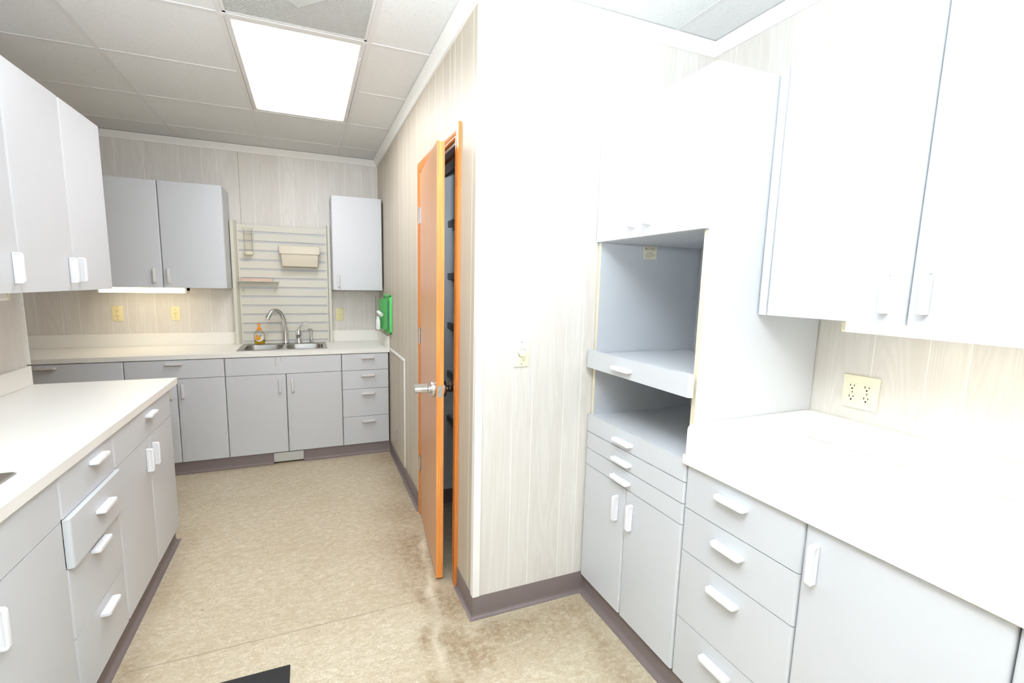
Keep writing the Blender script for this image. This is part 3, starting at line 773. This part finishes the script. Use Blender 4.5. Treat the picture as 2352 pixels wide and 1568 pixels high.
# ------------------------------------------------------------------ countertops
def slab_with_hole(mb, x0, x1, y0, y1, z0, z1, hole):
    a, b, c, d = hole
    for bx in ((x0, a, y0, y1), (b, x1, y0, y1), (a, b, y0, c), (a, b, d, y1)):
        mb.box(*bx, z0, z1)
t = thing('countertop', 'long white countertop along the back wall with the twin sink set in it', 'countertop', (0, 0, 0))
m = MB(); slab_with_hole(m, -2.9, -.0012, -.609, -.002, ZCB, ZC, (-1.150, -.513, -.485, -.070)); m.build('worktop', 'counter', t)
m = MB(); m.box(-2.9, -1.2225, -.0205, -.0012, ZC+.0004, 1.019, .0015); m.box(-.4315, -.0012, -.0205, -.0012, ZC+.0004, 1.019, .0015); m.box(-1.222, -.432, -.0205, -.0012, ZC+.0004, .955); m.build('backsplash', 'splash', t)
m = MB(); m.prism([(-.0195, -.0215), (-.0015, -.0215), (-.0015, -.606), (-.014, -.606), (-.0195, -.600)], ZC+.0004, 1.019); m.build('side_splash', 'splash', t)
t = thing('countertop', 'wide white peninsula countertop along the left wall with a free far end', 'countertop', (0, 0, 0))
m = MB(); slab_with_hole(m, LW+.002, -1.336, -5.0, LE, ZCB, ZC, (-1.83, -1.432, -3.48, -2.94)); m.build('worktop', 'counter', t)
m = MB(); m.box(LW+.001, LW+.0195, -5.0, LE-.006, ZC+.0004, 1.0125, .0015); m.build('backsplash', 'splash', t)
t = thing('countertop', 'white countertop along the right wall between base and wall cabinets', 'countertop', (0, 0, 0))
m = MB(); m.box(.534, RW-.0012, -5.2, YT-.0015, ZCB, ZC+.003, .002); m.box(.534, .5465, YT-.0014, YT+.006, ZCB+.002, ZC+.001); m.build('worktop', 'counter', t)
m = MB(); m.box(RW-.0195, RW-.0012, -5.2, YT-.002, ZC+.0034, 1.0207, .0015); m.build('backsplash', 'splash', t)
pr = [(.537, ZC+.0034), (RW-.0205, ZC+.0034), (RW-.0205, 1.0207), (.557, 1.0207)]+[(.557-.02*math.sin(a), 1.0007+.02*math.cos(a)) for a in (.3, .6, .9, 1.2, PI/2)]
m = MB(); m.prism(pr, YT-.0190, YT-.002, 'y'); m.build('side_splash', 'splash', t)

# ------------------------------------------------------------------ sinks
def sink(label, x0, x1, y0, y1, bowls, rb):
    t = thing('sink', label, 'sink', ((x0+x1)/2, (y0+y1)/2, ZC), 0)
    cx, cy = (x0+x1)/2, (y0+y1)/2
    def loop(rect, r, z, n=6): return [(x-cx, y-cy, z) for x, y in rrect(*rect, r, n)]
    m = MB()
    edges = [x0]+[ (a[1]+b[0])/2 for a, b in zip(bowls, bowls[1:])]+[x1]
    for k, bw in enumerate(bowls):
        xa, xb = edges[k], edges[k+1]
        m.loft([loop((xa, xb, y0, y1), .012 if len(bowls) == 1 else .004, .0008), loop((xa+(.004 if k == 0 else 0), xb-(.004 if k == len(bowls)-1 else 0), y0+.004, y1-.004), .01 if len(bowls) == 1 else .004, .0045),
                loop((xa+(.012 if k == 0 else .002), xb-(.012 if k == len(bowls)-1 else .002), y0+.012, y1-.012), .01 if len(bowls) == 1 else .004, .0035), loop((bw[0]-.006, bw[1]+.006, bw[2]-.006, bw[3]+.006), rb+.006, .003), loop(bw, rb, -.002)])
    m.build('rim', 'steel', t)
    for bw in bowls:
        m = MB(); L = []
        for ins, z, r in ((0, -.002, rb), (.004, -.05, rb), (.010, -.12, rb), (.022, -.15, rb), (.05, -.162, rb*.8)):
            L.append(loop((bw[0]+ins, bw[1]-ins, bw[2]+ins, bw[3]-ins), min(r, (bw[1]-bw[0])/2-ins-.002), z))
        m.loft(L, cap1=True); o = m.build('bowl', 'steel', t)
        m = MB(); m.lathe([(.0, .002), (.028, .002), (.038, .004), (.041, .001)], ((bw[0]+bw[1])/2-cx, (bw[2]+bw[3])/2-cy, -.162), 24, cap=False); m.build('strainer', 'satin', o)
    return t
sink('stainless steel twin-bowl sink set in the back counter', -1.170, -.496, -.50, -.055, [(-1.128, -.848, -.470, -.135), (-.812, -.528, -.470, -.135)], .06)
sink('dark steel sink rim showing at the left edge in the peninsula counter', -1.85, -1.414, -3.50, -2.92, [(-1.81, -1.454, -3.46, -2.96)], .05)

def bez(p0, p1, p2, p3, n=14):
    p0, p1, p2, p3 = map(Vector, (p0, p1, p2, p3)); out = []
    for k in range(n+1):
        s = k/n; out.append(p0*(1-s)**3+p1*3*s*(1-s)**2+p2*3*s*s*(1-s)+p3*s**3)
    return out
ZR = ZC+.0052
def faucet():
    bx, by = -.829, -.098
    t = thing('faucet', 'chrome gooseneck kitchen faucet with side lever behind the twin sink', 'faucet', (bx, by, ZR))
    MB().lathe([(.031, 0), (.031, .006), (.026, .012), (.0235, .03), (.0225, .1)], (0, 0, 0), 24).build('base', 'chrome', t)
    pts = [Vector((0, 0, .095)), Vector((-.002, 0, .13))]+bez((-.004, -.002, .16), (-.010, -.01, .27), (-.055, -.045, .315), (-.098, -.080, .285), 14)+[Vector((-.112, -.090, .262))]
    rr = [.0215, .021]+[.0205-.004*k/14 for k in range(15)]+[.0165]
    MB().tube(pts, rr, 16).build('spout', 'chrome', t)
    MB().tube([(-.109, -.088, .268), (-.118, -.095, .252), (-.130, -.104, .226), (-.132, -.1055, .220)], [.018, .0205, .021, .019], 16).build('spray_head', 'chrome', t)
    lx = -.722-bx
    lv = MB().lathe([(.027, 0), (.027, .004), (.0245, .008), (.0245, .075), (.026, .078), (.0245, .082), (.0235, .088), (.018, .112), (.010, .128)], (lx, .002, 0), 24).build('lever_body', 'chrome', t)
    MB().tube(bez((lx-.006, .002, .10), (lx+.005, 0, .145), (lx+.03, -.005, .172), (lx+.082, -.012, .186), 10), [.016, .0135, .0115, .010, .009, .0083, .0078, .0074, .0072, .007, .006], 12).build('lever', 'chrome', lv)
faucet()
t = thing('side_sprayer', 'short chrome side sprayer right of the faucet lever', 'sprayer', (-.619, -.094, ZR))
MB().lathe([(.018, 0), (.018, .004), (.0135, .008), (.0135, .10), (.012, .118)], (0, 0, 0), 18).build('body', 'chrome', t)
MB().tube([(.0, 0, .112), (-.006, -.002, .118), (-.022, -.008, .112)], [.012, .0125, .0135], 14).build('spray_head', 'satin', t)

def soap():
    t = thing('soap_bottle', 'clear pump bottle of orange hand soap on the back edge of the sink', 'bottle', (-1.036, -.097, ZR))
    t.scale = (1.12, 1.12, 1.06)
    def ov(w, d, z): return [(w*math.cos(2*PI*k/28), d*math.sin(2*PI*k/28), z) for k in range(28)]
    prof = [(.030, .019, 0), (.034, .022, .004), (.0365, .0235, .03), (.0385, .025, .055), (.0385, .025, .07), (.034, .023, .088), (.024, .018, .102), (.0145, .0135, .110), (.0145, .0135, .114)]
    MB().loft([ov(*p) for p in prof], True, True).build('bottle', 'clear_bottle', t)
    MB().loft([ov(*p) for p in ((.0285, .0175, .0015), (.0325, .0205, .005), (.0348, .022, .03), (.0352, .0222, .034))], True, True).build('soap', 'soap', t)
    def disc(cx, cz, rx, rz, y): return [(cx+rx*math.cos(2*PI*k/28), y, cz+rz*math.sin(2*PI*k/28)) for k in range(28)]
    m = MB()
    def curved(cx, cz, rx, rz, off):
        L = []
        for yo in (0, .0006):
            L.append([(x, -math.sqrt(max(1e-6, 1-(x/.041)**2))*(.0265+off)-yo+.0005, z) for x, _, z in disc(cx, cz, rx, rz, 0)])
        return L
    m.loft(curved(-.001, .051, .030, .030, .0), True, True); lb = m.build('label', 'label_white', t)
    m = MB(); m.loft(curved(-.010, .054, .0205, .0225, .0008), True, True); m.build('label_art', 'label_orange', lb)
    m = MB(); m.loft([[(x, -math.sqrt(1-(x/.041)**2)*.028-yo, z) for x, z in rrect(-.018, .016, .065, .074, .003, 3)] for yo in (0, .0006)], True, True); m.build('banner', 'label_blue', lb)
    text_mesh('Softsoap', .0075, 'lettering', 'label_white', lb, (-.001, -.0289, .0695), (PI/2, 0, 0))
    p = MB().lathe([(.0155, .1135), (.0165, .116), (.0165, .126), (.013, .131), (.0075, .138), (.006, .142)], (0, 0, 0), 20).build('pump_collar', 'orange', t)
    m = MB(); m.lathe([(.0048, .141), (.0048, .158)], (0, 0, 0), 12); m.box(-.017, .018, -.0075, .0075, .157, .1645, .003, 2); m.build('pump_head', 'orange', t)
soap()

# ------------------------------------------------------------------ slatted panel and what hangs on it
SX0, SX1, SY = -1.178, -.462, -.030
def slatwall():
    t = thing('slat_panel', 'beige slatted splash panel rising behind the sink', 'panel', (0, 0, 0))
    zt = 1.938; zb = ZC+.001
    zs = [1.875-.0785*k for k in range(13)]
    m = MB(); hi = zt
    prof = []                                    # (y, z) front profile, grooves cut in
    m2 = MB()
    for z in zs:
        m.box(SX0, SX1, SY, -.0015-.0205, z+.0085, hi, .0012); hi = z-.0085
        m2.box(SX0+.012, SX1-.012, SY+.0070, -.022, z-.0085, z+.0085)
    if hi-zb > .003: m.box(SX0, SX1, SY, -.022, zb, hi, .0008)
    m.box(SX0, SX0+.012, SY+.0005, -.022, zb, zt); m.box(SX1-.012, SX1, SY+.0005, -.022, zb, zt)
    m.build('slats', 'slat', t); m2.build('groove_strip', 'slat_groove', t)
    m = MB(); m.prism([(-1.2215, -.022), (-1.2215, -.080), (-1.2185, -.083), (-1.1955, -.083), (-1.1925, -.080), (-1.1785, -.036), (-1.1785, -.022)], ZC+.001, 1.962); m.build('upright', 'slat', t)
    m = MB(); m.prism([(-.4615, -.022), (-.4615, -.036), (-.4565, -.080), (-.4535, -.083), (-.4355, -.083), (-.4325, -.080), (-.4325, -.022)], ZC+.001, 1.962); m.build('upright', 'slat', t)
slatwall()
# clear canister hung in a wire ring
t = thing('canister', 'clear tube canister with cream base hung at the top left of the slatted panel', 'canister', (-1.088, -.078, 1.68))
MB().lathe([(.0315, .028), (.0315, .20), (.0395, .222), (.0385, .222), (.0295, .20), (.0295, .030)], (0, 0, 0), 28, cap=False).build('tube', 'clear_plastic', t)
MB().lathe([(.030, .0), (.036, .002), (.038, .008), (.038, .024), (.035, .0275), (.0, .0275)], (0, 0, 0), 28, cap=False).build('base', 'cream_plastic', t)
m = MB(); ring = [(.034*math.cos(a), .034*math.sin(a), .178) for a in [2*PI*k/24 for k in range(25)]]
m.tube(ring, .0022, 8); m.tube([(.036, 0, .178), (.040, .0, .178), (.040, 0, .012), (.037, 0, .012)], .002, 8); m.tube([(-.034, .0, .178), (-.04, .02, .178), (-.04, .046, .178)], .002, 8); m.tube([(.034, .0, .178), (.04, .02, .178), (.04, .046, .178)], .002, 8)
m.build('wire_hanger', 'wire', t)
# bin
t = thing('storage_bin', 'cream tapered plastic bin hung on the right of the slatted panel', 'bin', (-.688, -.032, 1.592))
def bl(w, d0, d1, z): return [(-w, -d0, z), (w, -d0, z), (w, -d1, z), (-w, -d1, z)]
def rb(w, d, z, r=.012): return [(x, y, z) for x, y in rrect(-w, w, -d, -.002, r, 4)]
MB().loft([rb(.136, .095, .002, .010), rb(.142, .100, .0, .012), rb(.146, .106, .01), rb(.152, .116, .112), rb(.149, .112, .112), rb(.140, .10, .012)], False, True).build('body', 'bin_plastic', t)
MB().loft([rb(.150, .114, .108), rb(.164, .128, .108), rb(.166, .130, .172), rb(.161, .125, .174), rb(.158, .120, .114)], False, False).build('rim', 'bin_plastic', t)
# wire shelf with a wooden board
t = thing('wire_shelf', 'small cream wire shelf on the left of the slatted panel', 'shelf', (-1.025, -.031, 1.458))
box('shelf_plate', 'wire', (-.152, .152, -.10, -.001, -.004, .0), t, .001)
MB().tube([(-.156, -.101, .0), (.162, -.101, .0)], .004, 8).build('front_rail', 'wire', t)
for sx in (-.118, .128):
    MB().tube([(sx, -.104, .022), (sx, -.104, .004), (sx, -.102, -.006), (sx, -.094, -.062), (sx, -.08, -.082), (sx, -.02, -.083), (sx, -.003, -.07)], .0025, 8).build('bracket', 'wire', t)
box('spare_clip', 'wire', (.150, .158, -.1, -.001, -.003, .001), t)
tag(box('wooden_board', 'board_wood', (-.135, .105, -.078, -.004, 0, .022), None, .002, loc=(-1.025, -.031, 1.4592)), 'flat pinkish wooden board lying on the small wire shelf', 'board')

# ------------------------------------------------------------------ electrical
def plate_base(t, w, h, mat): return box('plate', mat, (-w/2, w/2, -.006, -.0003, -h/2, h/2), t, .003, 2)
def receptacle(parent, x, z, mat, r=.0165):
    o = MB().prism(rrect(x-r, x+r, z-r*.86, z+r*.86, r*.7, 5), -.0085, -.0058, 'y').build('receptacle', mat, parent)
    m = MB(); m.box(x-.0075, x-.0052, -.0092, -.0080, z+.0005, z+.0085); m.box(x+.0052, x+.0075, -.0092, -.0080, z+.0015, z+.0078)
    m.lathe([(.0030, -.0092), (.0030, -.0080)], (x, 0, z-.0065), 10, 'y'); m.build('slots', 'dark_slot', o)
    return o
def screws(t, pts):
    for x, z in pts:
        MB().lathe([(.0, -.0075), (.0028, -.0072), (.0033, -.0058)], (x, 0, z), 12, 'y', cap=False).build('screw', 'screw', t)
OG = 'ivory outlets and switches'
t = thing('outlet', 'ivory duplex outlet on the back wall under the left wall cabinet', 'outlet', (-2.0525, -.0005, 1.182), 0, OG)
plate_base(t, .074, .120, 'ivory'); receptacle(t, 0, .021, 'ivory'); receptacle(t, 0, -.021, 'ivory'); screws(t, [(0, .047), (0, -.047)])
t = thing('outlet', 'ivory single outlet on the back wall between the duplex outlet and the slatted panel', 'outlet', (-1.6595, -.0005, 1.181), 0, OG)
plate_base(t, .066, .114, 'ivory'); receptacle(t, 0, 0, 'ivory', .018); screws(t, [(0, .031), (0, -.031)])
t = thing('light_switch', 'ivory toggle switch on the back wall under the narrow wall cabinet', 'switch', (-.3645, -.0005, 1.1685), 0, OG)
plate_base(t, .071, .116, 'ivory'); screws(t, [(0, .03), (0, -.03)])
b = box('toggle_slot', 'ivory', (-.006, .006, -.0075, -.0058, -.013, .013), t); MB().prism([(-.006, -.006), (-.016, .004), (-.016, .009), (-.006, .006)], -.0045, .0045, 'x').build('toggle', 'ivory_light', t)
t = thing('timer_switch', 'ivory rotary timer switch on the return wall beside the outside corner', 'switch', (.2015, YC-.0005, 1.186), 0, OG)
plate_base(t, .070, .118, 'ivory_light'); screws(t, [(0, .047), (0, -.047)])
box('dial_plate', 'ivory_light', (-.017, .017, -.0085, -.0058, -.034, .034), t, .001)
k = MB().lathe([(.0, -.0255), (.011, -.0255), (.0125, -.024), (.0138, -.0088)], (0, 0, -.001), 24, 'y', cap=False).build('knob', 'ivory_light', t)
MB().box(-.0022, .0022, -.029, -.0248, -.015, .009, .001).build('knob_ridge', 'ivory_light', k)
m = MB(); m.box(-.003, .003, -.0089, -.0085, .019, .0215); m.box(.010, .013, -.0089, -.0085, .012, .019); m.box(-.010, -.006, -.0089, -.0085, .0125, .016); m.box(.001, .014, -.0089, -.0085, -.0305, -.029)
for q in range(10):
    a = PI*.95+q*.12; m.box(.0165*math.cos(a)-.0012, .0165*math.cos(a)+.0012, -.0089, -.0085, .0165*math.sin(a)-.002, .0165*math.sin(a)+.001)
m.build('dial_marks', 'print_grey', t)
t = thing('outlet', 'large ivory four-socket outlet plate on the right wall above the counter', 'outlet', (RW-.0005, -3.6115, 1.1245), -PI/2, OG)
plate_base(t, .116, .117, 'ivory_light')
for x in (-.0245, .0225):
    for z in (.0195, -.0195): receptacle(t, x, z-.002, 'ivory_light')
screws(t, [(-.0245, -.002), (.0225, -.002)])
t = thing('outlet', 'small grey outlet low on the doorway wall beside the drawers', 'outlet', (-.0005, -.885, .235), -PI/2, OG)
plate_base(t, .072, .118, 'outlet_grey'); receptacle(t, 0, .02, 'outlet_grey'); receptacle(t, 0, -.02, 'outlet_grey')

# under-cabinet lights
def strip_light(label, loc, rz, w, d, h, glow, on_front=True):
    t = thing('under_cabinet_light', label, 'light', loc, rz, 'fluorescent strips under the wall cabinets')
    box('housing', 'white_paint', (0, w, .012, d, -h*.55, -.001), t, .001)
    m = MB(); m.prism([(.0, -.002), (.0115, -.002), (.0115, -h*.6), (d, -h*.6), (d-.004, -h), (.006, -h), (.0, -h+.006)], .012, w-.012, 'x'); m.build('lens', glow, t)
    for a, b in ((0, .0115), (w-.0115, w)):
        m = MB(); m.prism([(-.001, -.001), (d, -.001), (d, -h-.001), (.005, -h-.001), (-.001, -h+.005)], a, b, 'x'); m.build('end_cap', 'cream_plastic', t)
strip_light('glowing light strip under the back wall cabinet', (-2.066, -.318, ZU0-.0005), 0, .560, .11, .040, 'strip_glow')
strip_light('white light strip under the right wall cabinet', (.85, -3.704, RU0-.0005), -PI/2, .90, .12, .032, 'strip_glow_right')
strip_light('unlit white light strip under the near left wall cabinet', (XU+.012-.06, -3.0, LU0-.0005), PI/2, .638, .10, .026, 'white_paint')

# green kit on the doorway wall
def kit():
    t = thing('eyewash_kit', 'green wall kit with white bottles behind a clear cover, by the back corner', 'kit', (-.001, -.585, 1.21), 0)
    y0, y1, z0, z1 = -.165, .185, -.160, .158
    m = MB(); m.box(-.006, 0, y0, y1, z0, z1, .002)
    for a, b, c, d in ((y0, y0+.03, z0, z1), (y1-.012, y1, z0, z1), (y0, y1, z0, z0+.014), (y0, y1, z1-.014, z1)): m.box(-.016, -.006, a, b, c, d, .001)
    m.build('back_plate', 'green', t)
    m = MB(); m.prism([(-.018, -.03), (-.068, .10), (-.064, .103), (-.014, -.027)], -.135, .125); m.build('insert_panel', 'green', t)
    m = MB(); m.prism([(-.0175, -.13), (-.021, -.085), (-.0165, -.085), (-.0162, -.13)], -.12, .11); m.build('instruction_strip', 'green_dark', t)
    for y, z in ((.065, -.140), (.115, -.140)):
        o = MB().lathe([(.014, 0), (.0155, .004), (.0155, .075), (.010, .09), (.0085, .094), (.0085, .11)], (-.078, y-.012, z), 18).build('bottle', 'bottle_white', t)
    o = MB().tube([(-.082, .05, .012), (-.066, .0, -.006), (-.062, -.012, -.010)], [.014, .0155, .016], 16).build('eye_cup', 'bottle_white', t)
    m = MB(); out = [(-.004, y0+.004), (-.092, y1-.02), (-.088, y1-.004), (-.004, y1-.004)]
    inn = [(-.004, y0+.008), (-.090, y1-.021), (-.0865, y1-.006), (-.004, y1-.006)]
    L0 = [(x, y, z0+.006) for x, y in out]; L1 = [(x, y, z1-.006) for x, y in out]
    m.loft([L0, L1], True, True); m.build('clear_cover', 'cover_film', t)
kit()

# floor mat and toe-kick plate
m = MB(); m.box(-.80, .0, -.5, 0, .0008, .009, .003)
mat = m.build('floor_mat', 'rubber', None, loc=(-.742, -2.822, 0), rot=(0, 0, 0)); tag(mat, 'black rubber floor mat cut by the bottom edge of the photo', 'mat')
t = thing('cover_plate', 'pale painted cover plate set in the dark toe kick under the sink cabinet', 'panel', (-.819, kick_b-.002, .052))
box('plate', 'plate_grey', (-.111, .111, -.014, .0, -.037, .037), t, .0015)
screws(t, [(-.1, 0), (.1, 0)])

# ------------------------------------------------------------------ light
def lamp(name, kind, loc, energy, color, target=None, **kw):
    l = bpy.data.lights.new(name, kind); l.energy = energy; l.color = color
    for k, v in kw.items(): setattr(l, k, v)
    o = bpy.data.objects.new(name, l); COL.objects.link(o); o.location = loc
    if target is not None: o.rotation_euler = (Vector(target)-Vector(loc)).to_track_quat('-Z', 'Y').to_euler()
    return o
CAM = Vector((-.6321, -4.6056, 1.4728))
# the camera's own flash, turned up and to the right so that it bounces off ceiling and wall
FP = CAM+Vector((.03, -.02, .24))
def flash(name, az, el, e, size, col):
    az, el = math.radians(az), math.radians(el)
    d = Vector((math.sin(az)*math.cos(el), math.cos(az)*math.cos(el), math.sin(el)))
    lamp(name, 'SPOT', FP, e, col, target=FP+d, spot_size=math.radians(size), spot_blend=1.0, shadow_soft_size=.05)
FC = (.815, .92, 1.0)
flash('camera_flash', 0, 85, 290, 150, FC)             # the head, turned up to the ceiling
flash('camera_flash_card', 11, 39, 97, 120, FC)       # what its bounce card throws forward
W = bpy.data.worlds.new('world'); SC.world = W; W.use_nodes = True
W.node_tree.nodes['Background'].inputs[0].default_value = (.9, .95, 1, 1); W.node_tree.nodes['Background'].inputs[1].default_value = 0.05

# ------------------------------------------------------------------ camera
yaw, pitch, roll, foc = -.3886, -.1365, .0204, 1067.95
fwd = Vector((-math.sin(yaw)*math.cos(pitch), math.cos(yaw)*math.cos(pitch), math.sin(pitch)))
rt = Vector((math.cos(yaw), math.sin(yaw), 0)); up = rt.cross(fwd)
R = rt*math.cos(roll)+up*math.sin(roll); U = -rt*math.sin(roll)+up*math.cos(roll)
cam = bpy.data.cameras.new('camera'); cam.sensor_width = 36; cam.lens = foc/2352*36
cam.shift_x = 31.13/2352; cam.shift_y = 16.05/2352; cam.clip_start = .02
co = bpy.data.objects.new('camera', cam); COL.objects.link(co)
M = Matrix((R, U, -fwd)).transposed().to_4x4(); M.translation = CAM
co.matrix_world = M
SC.camera = co
SC.view_settings.view_transform = 'Standard'; SC.view_settings.look = 'None'
SC.view_settings.exposure = 1.1; SC.view_settings.gamma = 1; SC.view_settings.use_curve_mapping = False
SC.cycles.max_bounces = 10; SC.cycles.diffuse_bounces = 6; SC.cycles.use_denoising = True
SC.cycles.sample_clamp_indirect = 8
